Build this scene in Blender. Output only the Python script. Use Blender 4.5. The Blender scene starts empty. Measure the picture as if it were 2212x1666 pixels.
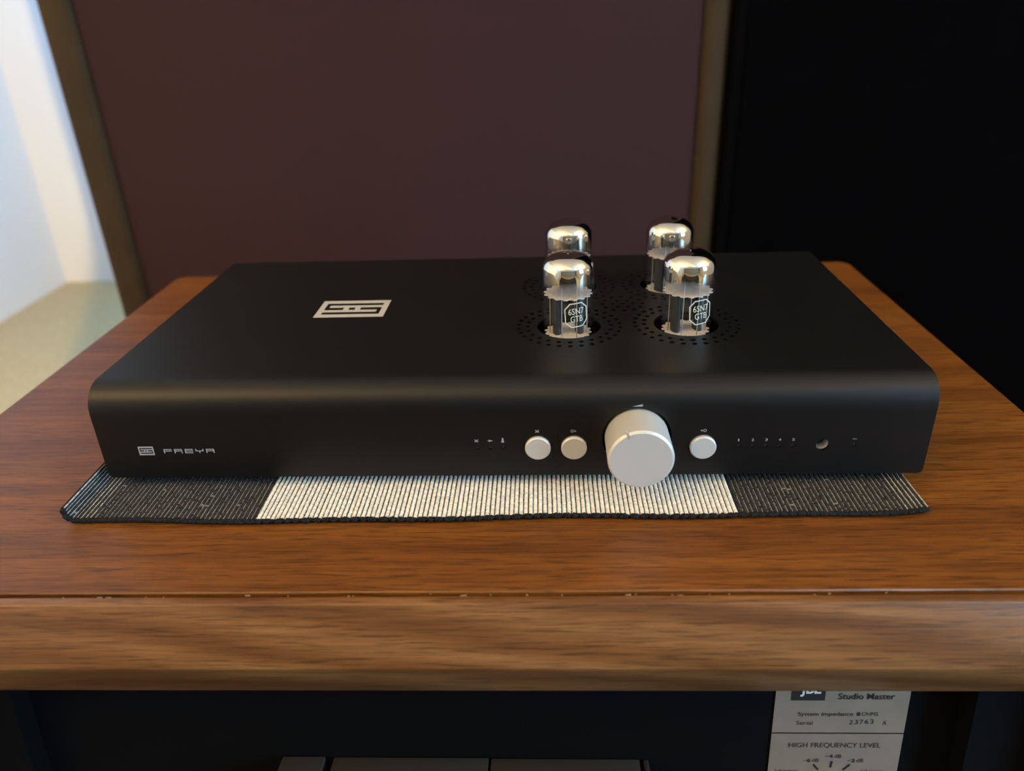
import bpy, bmesh, math, random
import numpy as np
from mathutils import Matrix, Vector

random.seed(7)
rng = np.random.default_rng(7)
scene = bpy.context.scene
COL = scene.collection
PI = math.pi

# ------------------------------------------------------------------ camera
F_PX, W_PX = 1648.23, 2212.0
CAM_POS = Vector((0.02124, -0.31997, 0.2192))
YAW, PITCH, ROLL = -0.04917, 0.46577, -0.03855
fw = Vector((math.sin(YAW)*math.cos(PITCH), math.cos(YAW)*math.cos(PITCH), -math.sin(PITCH)))
rt = Vector((math.cos(YAW), -math.sin(YAW), 0))
up = rt.cross(fw)
r2 = math.cos(ROLL)*rt + math.sin(ROLL)*up
u2 = -math.sin(ROLL)*rt + math.cos(ROLL)*up
cam_d = bpy.data.cameras.new('camera')
cam = bpy.data.objects.new('camera', cam_d)
COL.objects.link(cam)
M = Matrix.Identity(4)
for i in range(3):
    M[i][0], M[i][1], M[i][2], M[i][3] = r2[i], u2[i], -fw[i], CAM_POS[i]
cam.matrix_world = M
cam_d.sensor_fit = 'HORIZONTAL'
cam_d.sensor_width = 9.8
cam_d.lens = 9.8*F_PX/W_PX
cam_d.clip_start = 0.01
cam_d.clip_end = 50
cam_d.dof.use_dof = True
cam_d.dof.focus_distance = 0.395
cam_d.dof.aperture_fstop = 1.7
scene.camera = cam

# ------------------------------------------------------------------ world, light, exposure
wd = bpy.data.worlds.new('world')
scene.world = wd
wd.use_nodes = True
wd.node_tree.nodes['Background'].inputs[0].default_value = (0.55, 0.72, 1.0, 1)
wd.node_tree.nodes['Background'].inputs[1].default_value = 0.4
vs = scene.view_settings
vs.view_transform = 'Standard'
vs.look = 'None'
vs.gamma = 1
vs.exposure = 0.0
vs.use_curve_mapping = False

ROOM = dict(x0=-2.12, x1=2.35, y0=-3.3, y1=2.89, z0=-0.838, z1=1.62)

def area_light(name, loc, direction, sx, sy, power, color):
    d = bpy.data.lights.new(name, 'AREA')
    d.shape = 'RECTANGLE'
    d.size, d.size_y = sx, sy
    d.energy = power
    d.color = color
    o = bpy.data.objects.new(name, d)
    COL.objects.link(o)
    o.location = loc
    o.rotation_euler = Vector(direction).to_track_quat('-Z', 'Y').to_euler()
    return o

# daylight: an added unseen roof window (blue fill behind the panels) and a window in the right wall beside the photographer
area_light('added_roof_fill', (-0.75, 1.95, 1.70), (0, 0, -1), 0.9, 0.8, 115, (0.03, 0.38, 1.0))
area_light('daylight_near_window', (2.43, -1.35, 0.60), (-1, 0, 0), 1.0, 1.4, 165, (0.36, 0.66, 1.0))

# ------------------------------------------------------------------ helpers
def mesh_obj(name, verts, faces, mat=None, parent=None, smooth=False, mats=None):
    me = bpy.data.meshes.new(name)
    me.from_pydata([tuple(v) for v in verts], [], faces)
    me.update()
    o = bpy.data.objects.new(name, me)
    COL.objects.link(o)
    if mat: me.materials.append(mat)
    if parent: o.parent = parent
    if smooth:
        me.polygons.foreach_set('use_smooth', [True]*len(me.polygons))
    return o

class MB:
    def __init__(s): s.v = []; s.f = []
    def add(s, v, f):
        b = len(s.v); s.v += [tuple(q) for q in v]; s.f += [[i+b for i in q] for q in f]; return s
    def box(s, x0, x1, y0, y1, z0, z1):
        v = [(x0,y0,z0),(x1,y0,z0),(x1,y1,z0),(x0,y1,z0),(x0,y0,z1),(x1,y0,z1),(x1,y1,z1),(x0,y1,z1)]
        return s.add(v, [(0,3,2,1),(4,5,6,7),(0,1,5,4),(1,2,6,5),(2,3,7,6),(3,0,4,7)])
    def prism(s, pts, ax, a, b):
        """extrude a closed 2-D outline along axis ax ('x': pts are (y,z); 'y': (x,z); 'z': (x,y))"""
        n = len(pts)
        mk = {'x': lambda p, t: (t, p[0], p[1]), 'y': lambda p, t: (p[0], t, p[1]), 'z': lambda p, t: (p[0], p[1], t)}[ax]
        v = [mk(p, a) for p in pts] + [mk(p, b) for p in pts]
        f = [list(range(n)), list(range(2*n-1, n-1, -1))]
        for i in range(n):
            j = (i+1) % n
            f.append([i, n+i, n+j, j])
        return s.add(v, f)
    def lathe(s, prof, c=(0,0,0), n=32, axis='z', cap0=True, cap1=True):
        """prof: list of (r, h)"""
        v = []; f = []
        for r, h in prof:
            for k in range(n):
                a = 2*PI*k/n
                p = (r*math.cos(a), r*math.sin(a), h)
                if axis == 'y': p = (r*math.cos(a), h, r*math.sin(a))
                if axis == 'x': p = (h, r*math.cos(a), r*math.sin(a))
                v.append((p[0]+c[0], p[1]+c[1], p[2]+c[2]))
        m = len(prof)
        for i in range(m-1):
            for k in range(n):
                k2 = (k+1) % n
                f.append([i*n+k, i*n+k2, (i+1)*n+k2, (i+1)*n+k])
        if cap0: f.append(list(range(n-1, -1, -1)))
        if cap1: f.append(list(range((m-1)*n, m*n)))
        return s.add(v, f)
    def build(s, name, mat, parent=None, smooth=False, bevel=0, seg=2, angle=None):
        o = mesh_obj(name, s.v, s.f, mat, parent)
        bm = bmesh.new(); bm.from_mesh(o.data)
        bmesh.ops.recalc_face_normals(bm, faces=bm.faces)
        if bevel:
            es = [e for e in bm.edges if len(e.link_faces) == 2 and e.calc_face_angle(0) > 0.5]
            bmesh.ops.bevel(bm, geom=es, offset=bevel, segments=seg, profile=0.5, affect='EDGES')
        if smooth or bevel:
            lim = angle or 0.7
            for fc in bm.faces: fc.smooth = True
            for e in bm.edges:
                if len(e.link_faces) != 2 or e.calc_face_angle(0) > lim: e.smooth = False
        bm.to_mesh(o.data); bm.free()
        return o

def empty(name, loc, rz=0):
    o = bpy.data.objects.new(name, None)
    COL.objects.link(o)
    o.empty_display_size = 0.05
    o.location = loc
    o.rotation_euler = (0, 0, rz)
    return o

def tag(o, label=None, cat=None, group=None, kind=None):
    if label: o['label'] = label
    if cat: o['category'] = cat
    if group: o['group'] = group
    if kind: o['kind'] = kind
    return o

def boolean_cut(o, cutter_mb):
    c = cutter_mb.build('cutter', None)
    m = o.modifiers.new('cut', 'BOOLEAN')
    m.operation = 'DIFFERENCE'; m.solver = 'EXACT'; m.object = c
    dg = bpy.context.evaluated_depsgraph_get()
    dg.update()
    me = bpy.data.meshes.new_from_object(o.evaluated_get(dg))
    o.modifiers.clear()
    old = o.data
    o.data = me
    me.name = o.name
    bpy.data.meshes.remove(old)
    cm = c.data
    bpy.data.objects.remove(c); bpy.data.meshes.remove(cm)
    return o

_tc = {}
def text_geo(body, bold=0.0):
    """flat glyph geometry at cap height 1; returns verts(np), faces"""
    key = (body, bold)
    if key in _tc: return _tc[key]
    def raw(s):
        cu = bpy.data.curves.new('glyphs', 'FONT'); cu.body = s; cu.size = 1.0; cu.offset = bold; cu.resolution_u = 4
        ob = bpy.data.objects.new('glyphs', cu); COL.objects.link(ob)
        dg = bpy.context.evaluated_depsgraph_get(); dg.update()
        me = bpy.data.meshes.new_from_object(ob.evaluated_get(dg))
        v = np.array([x.co[:2] for x in me.vertices]).reshape(-1, 2); f = [list(p.vertices) for p in me.polygons]
        bpy.data.objects.remove(ob); bpy.data.curves.remove(cu); bpy.data.meshes.remove(me)
        return v, f
    h = raw('H')[0]; cap = h[:, 1].max() - h[:, 1].min()
    v, f = raw(body)
    v = v/cap; v[:, 0] -= v[:, 0].min()
    _tc[key] = (v, f)
    return v, f
def text2d(body, x0, y0, width, cap, bold=0.0):
    v, f = text_geo(body, bold)
    w = v[:, 0].max()
    q = np.stack([x0 + v[:, 0]*width/w, y0 + v[:, 1]*cap], 1)
    return q, f

# ------------------------------------------------------------------ materials
def new_mat(name):
    m = bpy.data.materials.new(name); m.use_nodes = True
    nt = m.node_tree
    return m, nt, nt.nodes['Principled BSDF']
def simple(name, col, rough=0.5, metal=0.0, spec=0.5, noise=0.0, nscale=200, bump=0.0, bscale=400, bdist=0.0005, coat=0.0):
    m, nt, b = new_mat(name)
    b.inputs['Base Color'].default_value = (*col, 1)
    b.inputs['Roughness'].default_value = rough
    b.inputs['Metallic'].default_value = metal
    b.inputs['Specular IOR Level'].default_value = spec
    b.inputs['Coat Weight'].default_value = coat
    tc = nt.nodes.new('ShaderNodeTexCoord')
    if noise:
        n = nt.nodes.new('ShaderNodeTexNoise'); n.inputs['Scale'].default_value = nscale; n.inputs['Detail'].default_value = 4
        nt.links.new(tc.outputs['Object'], n.inputs['Vector'])
        r = nt.nodes.new('ShaderNodeValToRGB')
        r.color_ramp.elements[0].position = 0.3; r.color_ramp.elements[1].position = 0.7
        r.color_ramp.elements[0].color = (*[c*(1-noise) for c in col], 1)
        r.color_ramp.elements[1].color = (*[min(1, c*(1+noise)) for c in col], 1)
        nt.links.new(n.outputs['Fac'], r.inputs['Fac'])
        nt.links.new(r.outputs['Color'], b.inputs['Base Color'])
    if bump:
        n2 = nt.nodes.new('ShaderNodeTexNoise'); n2.inputs['Scale'].default_value = bscale; n2.inputs['Detail'].default_value = 3
        nt.links.new(tc.outputs['Object'], n2.inputs['Vector'])
        bp = nt.nodes.new('ShaderNodeBump'); bp.inputs['Strength'].default_value = bump; bp.inputs['Distance'].default_value = bdist
        nt.links.new(n2.outputs['Fac'], bp.inputs['Height'])
        nt.links.new(bp.outputs['Normal'], b.inputs['Normal'])
    return m

def walnut(name, c_dark, c_mid, c_light, pore=0.45, figure=0.0, rough=0.38, offset=(0,0,0), upright=False):
    m, nt, b = new_mat(name)
    N, L = nt.nodes.new, nt.links.new
    tc = N('ShaderNodeTexCoord')
    def mapped(scale, off=(0,0,0)):
        mp = N('ShaderNodeMapping'); mp.inputs['Scale'].default_value = (scale[1], scale[2], scale[0]) if upright else scale
        mp.inputs['Location'].default_value = tuple(offset[i]+off[i] for i in range(3))
        L(tc.outputs['Object'], mp.inputs['Vector']); return mp.outputs['Vector']
    # broad colour bands along the grain
    n1 = N('ShaderNodeTexNoise'); n1.inputs['Scale'].default_value = 1.0; n1.inputs['Detail'].default_value = 6; n1.inputs['Roughness'].default_value = 0.6
    n1.inputs['Distortion'].default_value = 0.6
    L(mapped((3.0, 45, 45)), n1.inputs['Vector'])
    fac = n1.outputs['Fac']
    if figure:
        # cathedral figure: distorted slanted rings
        n0 = N('ShaderNodeTexNoise'); n0.inputs['Scale'].default_value = 1.0; n0.inputs['Detail'].default_value = 2
        L(mapped((5, 14, 14), (3, 1, 2)), n0.inputs['Vector'])
        wv = N('ShaderNodeTexWave'); wv.wave_type = 'BANDS'; wv.bands_direction = 'DIAGONAL'; wv.inputs['Scale'].default_value = 1.0
        wv.inputs['Distortion'].default_value = 5.0; wv.inputs['Detail'].default_value = 2; wv.inputs['Detail Scale'].default_value = 1.2
        L(mapped((4.0, 20, 26), (0.4, 0, 0)), wv.inputs['Vector'])
        mx = N('ShaderNodeMix'); mx.data_type = 'FLOAT'; mx.inputs[0].default_value = figure
        L(fac, mx.inputs[2]); L(wv.outputs['Fac'], mx.inputs[3])
        fac = mx.outputs[0]
    ramp = N('ShaderNodeValToRGB')
    e = ramp.color_ramp.elements
    e[0].position = 0.25; e[0].color = (*c_dark, 1)
    e[1].position = 0.75; e[1].color = (*c_light, 1)
    k = e.new(0.5); k.color = (*c_mid, 1)
    L(fac, ramp.inputs['Fac'])
    # fine fibre streaks
    n2 = N('ShaderNodeTexNoise'); n2.inputs['Scale'].default_value = 1.0; n2.inputs['Detail'].default_value = 5; n2.inputs['Roughness'].default_value = 0.7
    L(mapped((14, 520, 520)), n2.inputs['Vector'])
    mul = N('ShaderNodeMix'); mul.data_type = 'RGBA'; mul.blend_type = 'MULTIPLY'; mul.inputs[0].default_value = 0.75
    r2_ = N('ShaderNodeValToRGB'); r2_.color_ramp.elements[0].position = 0.3; r2_.color_ramp.elements[0].color = (0.45,0.42,0.4,1); r2_.color_ramp.elements[1].position = 0.62
    L(n2.outputs['Fac'], r2_.inputs['Fac'])
    L(ramp.outputs['Color'], mul.inputs[6]); L(r2_.outputs['Color'], mul.inputs[7])
    # pores: short dark dashes
    n3 = N('ShaderNodeTexNoise'); n3.inputs['Scale'].default_value = 1.0; n3.inputs['Detail'].default_value = 2
    L(mapped((60, 1500, 1500), (1.3, 0.2, 0.7)), n3.inputs['Vector'])
    r3 = N('ShaderNodeValToRGB'); r3.color_ramp.elements[0].position = 0.52; r3.color_ramp.elements[0].color = (0,0,0,1); r3.color_ramp.elements[1].position = 0.66
    L(n3.outputs['Fac'], r3.inputs['Fac'])
    pm = N('ShaderNodeMath'); pm.operation = 'MULTIPLY'; pm.inputs[1].default_value = pore
    L(r3.outputs['Color'], pm.inputs[0])
    mix = N('ShaderNodeMix'); mix.data_type = 'RGBA'; mix.inputs[7].default_value = (c_dark[0]*0.3, c_dark[1]*0.3, c_dark[2]*0.3, 1)
    L(pm.outputs[0], mix.inputs[0]); L(mul.outputs[2], mix.inputs[6])
    L(mix.outputs[2], b.inputs['Base Color'])
    b.inputs['Roughness'].default_value = rough
    b.inputs['Specular IOR Level'].default_value = 0.4
    bp = N('ShaderNodeBump'); bp.inputs['Strength'].default_value = 0.25; bp.inputs['Distance'].default_value = 0.0003; bp.invert = True
    L(r3.outputs['Color'], bp.inputs['Height']); L(bp.outputs['Normal'], b.inputs['Normal'])
    return m

def attr_mat(name, rough=0.9, sheen=0.2):
    m, nt, b = new_mat(name)
    a = nt.nodes.new('ShaderNodeVertexColor'); a.layer_name = 'Col'
    nt.links.new(a.outputs['Color'], b.inputs['Base Color'])
    b.inputs['Roughness'].default_value = rough
    b.inputs['Specular IOR Level'].default_value = 0.15
    b.inputs['Sheen Weight'].default_value = sheen
    return m

def thin_glass(name, tint=(0.97, 0.97, 0.95), rough=0.0, f0=0.05, power=5.0):
    """one sheet of clear glass: Schlick reflection over plain transmission, the same from both sides"""
    m = bpy.data.materials.new(name); m.use_nodes = True
    nt = m.node_tree; nt.nodes.clear()
    N, L = nt.nodes.new, nt.links.new
    out = N('ShaderNodeOutputMaterial'); mx = N('ShaderNodeMixShader'); t = N('ShaderNodeBsdfTransparent'); g = N('ShaderNodeBsdfGlossy')
    ge = N('ShaderNodeNewGeometry'); dt = N('ShaderNodeVectorMath'); dt.operation = 'DOT_PRODUCT'
    L(ge.outputs['Normal'], dt.inputs[0]); L(ge.outputs['Incoming'], dt.inputs[1])
    def math_(op, a, bval=None, cval=None):
        n = N('ShaderNodeMath'); n.operation = op; L(a, n.inputs[0])
        if bval is not None: n.inputs[1].default_value = bval
        if cval is not None: n.inputs[2].default_value = cval
        return n.outputs[0]
    ab = math_('ABSOLUTE', dt.outputs['Value'])
    om = math_('MULTIPLY_ADD', ab, -1.0, 1.0)
    pw = math_('POWER', om, power)
    fr = math_('MULTIPLY_ADD', pw, 0.75-f0, f0)
    t.inputs['Color'].default_value = (*tint, 1); g.inputs['Roughness'].default_value = rough
    L(fr, mx.inputs[0]); L(t.outputs[0], mx.inputs[1]); L(g.outputs[0], mx.inputs[2])
    L(mx.outputs[0], out.inputs['Surface'])
    return m

MAT = {}
MAT['wall'] = simple('white_wall_paint', (0.72, 0.71, 0.69), 0.8, noise=0.015, nscale=3, bump=0.05, bscale=120, bdist=0.001)
MAT['wall_dark'] = simple('taupe_wall_paint', (0.20, 0.18, 0.15), 0.8)
MAT['ceiling'] = simple('ceiling_paint', (0.80, 0.76, 0.68), 0.9)
MAT['carpet'] = simple('tan_carpet', (0.52, 0.355, 0.165), 0.95, spec=0.1, noise=0.10, nscale=60, bump=0.5, bscale=300, bdist=0.004)
MAT['rug'] = simple('bounce_cutting_dark', (0.030, 0.026, 0.024), 0.95, spec=0.05, noise=0.3, nscale=80, bump=0.5, bscale=400, bdist=0.003)
MAT['frame'] = simple('white_window_paint', (0.75, 0.75, 0.73), 0.5)
MAT['pane'] = thin_glass('window_glass')
MAT['walnut'] = walnut('walnut_veneer', (0.120, 0.036, 0.005), (0.205, 0.068, 0.010), (0.28, 0.105, 0.018), pore=0.75)
MAT['walnut_side'] = walnut('walnut_veneer_upright', (0.120, 0.036, 0.005), (0.205, 0.068, 0.010), (0.28, 0.105, 0.018), pore=0.75, upright=True)
MAT['walnut_rail'] = walnut('walnut_solid', (0.13, 0.048, 0.014), (0.215, 0.090, 0.028), (0.30, 0.140, 0.050), pore=0.6, figure=0.30, offset=(2.1,0.3,0.8))
MAT['walnut_in'] = simple('dark_inner_wood', (0.02, 0.012, 0.008), 0.7)
MAT['baffle'] = simple('black_baffle_paint', (0.0016, 0.0017, 0.0023), 0.8, spec=0.08, bump=0.2, bscale=900)
MAT['foil'] = simple('brushed_foil', (0.60, 0.52, 0.44), 0.45, metal=0.85, noise=0.06, nscale=60)
MAT['ink'] = simple('black_ink', (0.012, 0.011, 0.011), 0.6)
MAT['ink_light'] = simple('light_ink', (0.62, 0.60, 0.57), 0.6)
MAT['lens'] = simple('grey_lens_metal', (0.035, 0.034, 0.033), 0.6, metal=0.2)
MAT['dust'] = simple('pale_dust', (0.30, 0.24, 0.16), 0.9)
MAT['gold'] = simple('yellowed_dial', (0.20, 0.15, 0.04), 0.5)
MAT['cover'] = simple('black_powder_coat', (0.0026, 0.0027, 0.0030), 0.42, spec=0.38, bump=0.12, bscale=2600, bdist=0.0002)
MAT['inner'] = simple('dark_chassis_inside', (0.012, 0.010, 0.010), 0.8)
MAT['silk'] = simple('silver_silkscreen', (0.42, 0.40, 0.37), 0.6)
MAT['silk_dim'] = simple('grey_silkscreen', (0.32, 0.32, 0.34), 0.6)
MAT['alu'] = simple('anodised_aluminium', (0.58, 0.58, 0.57), 0.48, metal=0.35, bump=0.05, bscale=3000, bdist=0.0001)
MAT['alu_bright'] = simple('cut_aluminium', (0.85, 0.84, 0.82), 0.3, metal=0.6)
MAT['rubber'] = simple('black_rubber', (0.010, 0.010, 0.010), 0.8)
MAT['led'] = simple('unlit_led', (0.012, 0.009, 0.008), 0.4)
MAT['ir'] = simple('pale_receiver', (0.62, 0.60, 0.58), 0.5)
MAT['maroon'] = simple('maroon_grille_cloth', (0.042, 0.021, 0.0225), 0.95, spec=0.1, noise=0.12, nscale=500, bump=0.4, bscale=1200, bdist=0.0006)
MAT['trim'] = simple('brown_trim_wood', (0.044, 0.028, 0.014), 0.7, spec=0.15, noise=0.1, nscale=20)
MAT['blackcloth'] = simple('black_cloth', (0.0014, 0.0014, 0.0020), 0.95, spec=0.02, noise=0.3, nscale=25, bump=0.3, bscale=900, bdist=0.0006)
MAT['blackedge'] = simple('black_edge_lacquer', (0.0012, 0.0012, 0.0016), 0.8, spec=0.04)
MAT['weave'] = attr_mat('woven_cotton', sheen=0.05)
MAT['glass'] = thin_glass('tube_glass', (0.96, 0.955, 0.94), 0.0, 0.06)
MAT['mica'] = simple('mica', (0.60, 0.56, 0.53), 0.5, noise=0.15, nscale=400)
MAT['plate'] = simple('dark_anode_plate', (0.045, 0.055, 0.07), 0.35, metal=0.5)
MAT['rod'] = simple('support_wire', (0.55, 0.52, 0.48), 0.35, metal=0.7)
MAT['bakelite'] = simple('brown_bakelite', (0.035, 0.010, 0.008), 0.4)
MAT['print'] = simple('cream_glass_print', (0.58, 0.56, 0.42), 0.7)
MAT['lampmetal'] = simple('lamp_metal', (0.25, 0.22, 0.18), 0.4, metal=0.8)

# getter: silver mirror that thins out towards its lower edge
def getter_mat(z_lo, z_hi):
    m = bpy.data.materials.new('getter_mirror'); m.use_nodes = True
    nt = m.node_tree; nt.nodes.clear(); N, L = nt.nodes.new, nt.links.new
    out = N('ShaderNodeOutputMaterial'); mx = N('ShaderNodeMixShader'); t = N('ShaderNodeBsdfTransparent'); g = N('ShaderNodeBsdfPrincipled')
    g.inputs['Base Color'].default_value = (0.86, 0.83, 0.77, 1); g.inputs['Metallic'].default_value = 1; g.inputs['Roughness'].default_value = 0.03
    tc = N('ShaderNodeTexCoord'); sp = N('ShaderNodeSeparateXYZ'); L(tc.outputs['Object'], sp.inputs[0])
    no = N('ShaderNodeTexNoise'); no.inputs['Scale'].default_value = 120; L(tc.outputs['Object'], no.inputs['Vector'])
    ma = N('ShaderNodeMath'); ma.operation = 'MULTIPLY_ADD'; ma.inputs[1].default_value = 0.004; L(no.outputs['Fac'], ma.inputs[0]); L(sp.outputs['Z'], ma.inputs[2])
    mr = N('ShaderNodeMapRange'); mr.inputs['From Min'].default_value = z_lo+0.002; mr.inputs['From Max'].default_value = z_hi+0.002
    mr.interpolation_type = 'SMOOTHSTEP'
    L(ma.outputs[0], mr.inputs['Value']); L(mr.outputs[0], mx.inputs[0]); L(t.outputs[0], mx.inputs[1]); L(g.outputs[0], mx.inputs[2]); L(mx.outputs[0], out.inputs['Surface'])
    return m

# ------------------------------------------------------------------ the room
R = ROOM
def struct(o): o['kind'] = 'structure'; return o
T = 0.12
struct(MB().box(R['x0']-T, R['x1']+T, R['y0']-T, R['y1']+T, R['z0']-0.1, R['z0']).build('floor', MAT['carpet']))
ROOF = (-1.20, -0.30, 1.55, 2.35)      # opening of the added roof window: x, x, y, y
m = MB()
m.box(R['x0']-T, R['x1']+T, R['y0']-T, ROOF[2], R['z1'], R['z1']+0.1); m.box(R['x0']-T, R['x1']+T, ROOF[3], R['y1']+T, R['z1'], R['z1']+0.1)
m.box(R['x0']-T, ROOF[0], ROOF[2], ROOF[3], R['z1'], R['z1']+0.1); m.box(ROOF[1], R['x1']+T, ROOF[2], ROOF[3], R['z1'], R['z1']+0.1)
struct(m.build('ceiling', MAT['ceiling']))
struct(MB().box(R['x0']-T, R['x1']+T, R['y1'], R['y1']+T, R['z0'], R['z1']).build('wall_back', MAT['wall']))
struct(MB().box(R['x0']-T, R['x1']+T, R['y0']-T, R['y0'], R['z0'], R['z1']).build('wall_front', MAT['wall_dark']))
struct(MB().box(R['x0']-T, R['x0'], R['y0'], R['y1'], R['z0'], R['z1']).build('wall_left', MAT['wall']))
WIN = (-1.85, -0.85, -0.10, 1.30)      # opening of the right wall: y, y, z, z
m = MB()
m.box(R['x1'], R['x1']+T, R['y0'], WIN[0], R['z0'], R['z1']); m.box(R['x1'], R['x1']+T, WIN[1], R['y1'], R['z0'], R['z1'])
m.box(R['x1'], R['x1']+T, WIN[0], WIN[1], R['z0'], WIN[2]); m.box(R['x1'], R['x1']+T, WIN[0], WIN[1], WIN[3], R['z1'])
struct(m.build('wall_right', MAT['wall']))
def window(name, xw, ya, yb, za, zb, mull):
    w = struct(empty(name, (xw, (ya+yb)/2, za)))
    def part(nm, mat, b, **k):
        x0, x1, y0, y1, z0, z1 = b
        return MB().box(x0-xw, x1-xw, y0-(ya+yb)/2, y1-(ya+yb)/2, z0-za, z1-za).build(nm, mat, w, **k)
    fw_ = 0.05
    part('window_frame', MAT['frame'], (xw-0.03, xw+0.03, ya, yb, za, za+fw_), bevel=0.004)
    part('window_frame', MAT['frame'], (xw-0.03, xw+0.03, ya, yb, zb-fw_, zb), bevel=0.004)
    part('window_frame', MAT['frame'], (xw-0.03, xw+0.03, ya, ya+fw_, za+fw_, zb-fw_), bevel=0.004)
    part('window_frame', MAT['frame'], (xw-0.03, xw+0.03, yb-fw_, yb, za+fw_, zb-fw_), bevel=0.004)
    ys = [ya+fw_ + (yb-ya-2*fw_)*i/mull for i in range(mull+1)]
    for i in range(mull):
        if i: part('mullion', MAT['frame'], (xw-0.02, xw+0.02, ys[i]-0.015, ys[i]+0.015, za+fw_, zb-fw_))
        part('pane', MAT['pane'], (xw-0.002, xw+0.002, ys[i]+(0.015 if i else 0), ys[i+1]-(0.015 if i < mull-1 else 0), za+fw_, zb-fw_))
window('window_1', R['x1']+0.05, *WIN, 1)
rw = struct(empty('added_roof_window', (ROOF[0], ROOF[2], R['z1']+0.04)))  # unseen roof window, added so blue light reaches the rear corner
wx, wy = ROOF[1]-ROOF[0], ROOF[3]-ROOF[2]
for b_ in ((0, wx, 0, 0.04), (0, wx, wy-0.04, wy), (0, 0.04, 0.04, wy-0.04), (wx-0.04, wx, 0.04, wy-0.04)):
    MB().box(*b_, -0.02, 0.02).build('window_frame', MAT['frame'], rw, bevel=0.003)
MB().box(0.04, wx-0.04, 0.04, wy-0.04, -0.002, 0.002).build('pane', MAT['pane'], rw)
# unseen dark rug, added in front of the loudspeaker to cut floor bounce
rug = MB().box(-1.7, 1.6, -2.9, -0.22, R['z0']+0.0005, R['z0']+0.010).build('bounce_cutting_rug', MAT['rug'], bevel=0.003)
tag(rug, 'added dark rug, unseen, cutting reflected light in front of the walnut loudspeaker', 'rug')

# unseen warm ceiling spotlight, added to wash the left corner of the room
sp = empty('added_spotlight', (1.235, -2.20, R['z1']))
tag(sp, 'added warm ceiling spotlight, unseen, aimed at the white corner of the room', 'spotlight')
_az, _el = math.radians(55.2), math.radians(-12.5)
aim = Vector((-math.sin(_az)*math.cos(_el), math.cos(_az)*math.cos(_el), math.sin(_el)))
MB().lathe([(0.045, 0), (0.045, -0.02), (0.01, -0.025), (0.01, -0.06)], n=24).build('ceiling_rose', MAT['lampmetal'], sp, smooth=True)
can = MB().lathe([(0.02, -0.07), (0.038, -0.06), (0.042, 0.06), (0.038, 0.06), (0.034, -0.05)], n=28, cap0=True, cap1=True).build('lamp_can', MAT['lampmetal'], sp, smooth=True)
can.location = (0, 0, -0.12); can.rotation_euler = aim.to_track_quat('Z', 'Y').to_euler()
sd = bpy.data.lights.new('added_spotlight_lamp', 'SPOT'); sd.energy = 1050; sd.color = (1.0, 0.70, 0.26); sd.spot_size = math.radians(48); sd.spot_blend = 0.06; sd.shadow_soft_size = 0.03
so = bpy.data.objects.new('added_spotlight_lamp', sd); COL.objects.link(so); so.parent = sp
so.location = Vector((0, 0, -0.12)) + aim*0.075
so.rotation_euler = aim.to_track_quat('-Z', 'Y').to_euler()

# two uplighter floor lamps beside the photographer that warm the ceiling; the right one is added for edge highlights
def floor_lamp(x, y, power, label):
    fl = empty('floor_lamp', (x, y, R['z0']))
    tag(fl, label, 'lamp', 'uplighter floor lamps')
    MB().lathe([(0.14, 0), (0.14, 0.012), (0.03, 0.03), (0.012, 0.04)], n=32).build('base', MAT['lampmetal'], fl, smooth=True)
    MB().lathe([(0.012, 0.035), (0.012, 1.66)], n=16).build('pole', MAT['lampmetal'], fl, smooth=True)
    MB().lathe([(0.02, 1.65), (0.09, 1.67), (0.15, 1.74), (0.148, 1.742), (0.085, 1.676), (0.018, 1.66)], n=36, cap0=True, cap1=True).build('shade', MAT['lampmetal'], fl, smooth=True)
    ld = bpy.data.lights.new('floor_lamp_bulb', 'AREA'); ld.shape = 'DISK'; ld.size = 0.20; ld.energy = power; ld.color = (1.0, 0.68, 0.33)
    lo = bpy.data.objects.new('floor_lamp_bulb', ld); COL.objects.link(lo); lo.parent = fl; lo.location = (0, 0, 1.72); lo.rotation_euler = (PI, 0, 0)
floor_lamp(-1.45, -1.10, 62, 'tall bronze uplighter floor lamp standing by the white left wall')
floor_lamp(1.95, -0.55, 38, 'added bronze uplighter floor lamp, unseen, by the window of the right wall')  # extra lamp out of view, added to highlight the cover's right edge

# ------------------------------------------------------------------ walnut loudspeaker that carries everything
XL, XR, YB, YG = -0.3199, 0.2938, 0.3528, -0.0752
ZF = R['z0']
spk = empty('loudspeaker', ((XL+XR)/2, 0.1, ZF))
tag(spk, 'walnut veneered vintage loudspeaker cabinet with sloped black baffle under the woven runner', 'loudspeaker')
SO = Vector(spk.location)
def spart(mb, name, mat, **k):
    mb.v = [(v[0]-SO.x, v[1]-SO.y, v[2]-SO.z) for v in mb.v]
    return mb.build(name, mat, spk, **k)
def rounded_rect(x0, x1, y0, y1, rad_back, n=6):
    pts = [(x0, y0), (x1, y0)]
    for k in range(n+1):
        a = PI/2*k/n; pts.append((x1-rad_back+rad_back*math.cos(a), y1-rad_back+rad_back*math.sin(a)))
    for k in range(n+1):
        a = PI/2+PI/2*k/n; pts.append((x0+rad_back+rad_back*math.cos(a), y1-rad_back+rad_back*math.sin(a)))
    return pts
spart(MB().prism(rounded_rect(XL, XR, YG, YB, 0.010), 'z', -0.019, 0.0), 'top_panel', MAT['walnut'], bevel=0.0005, seg=1)
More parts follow.
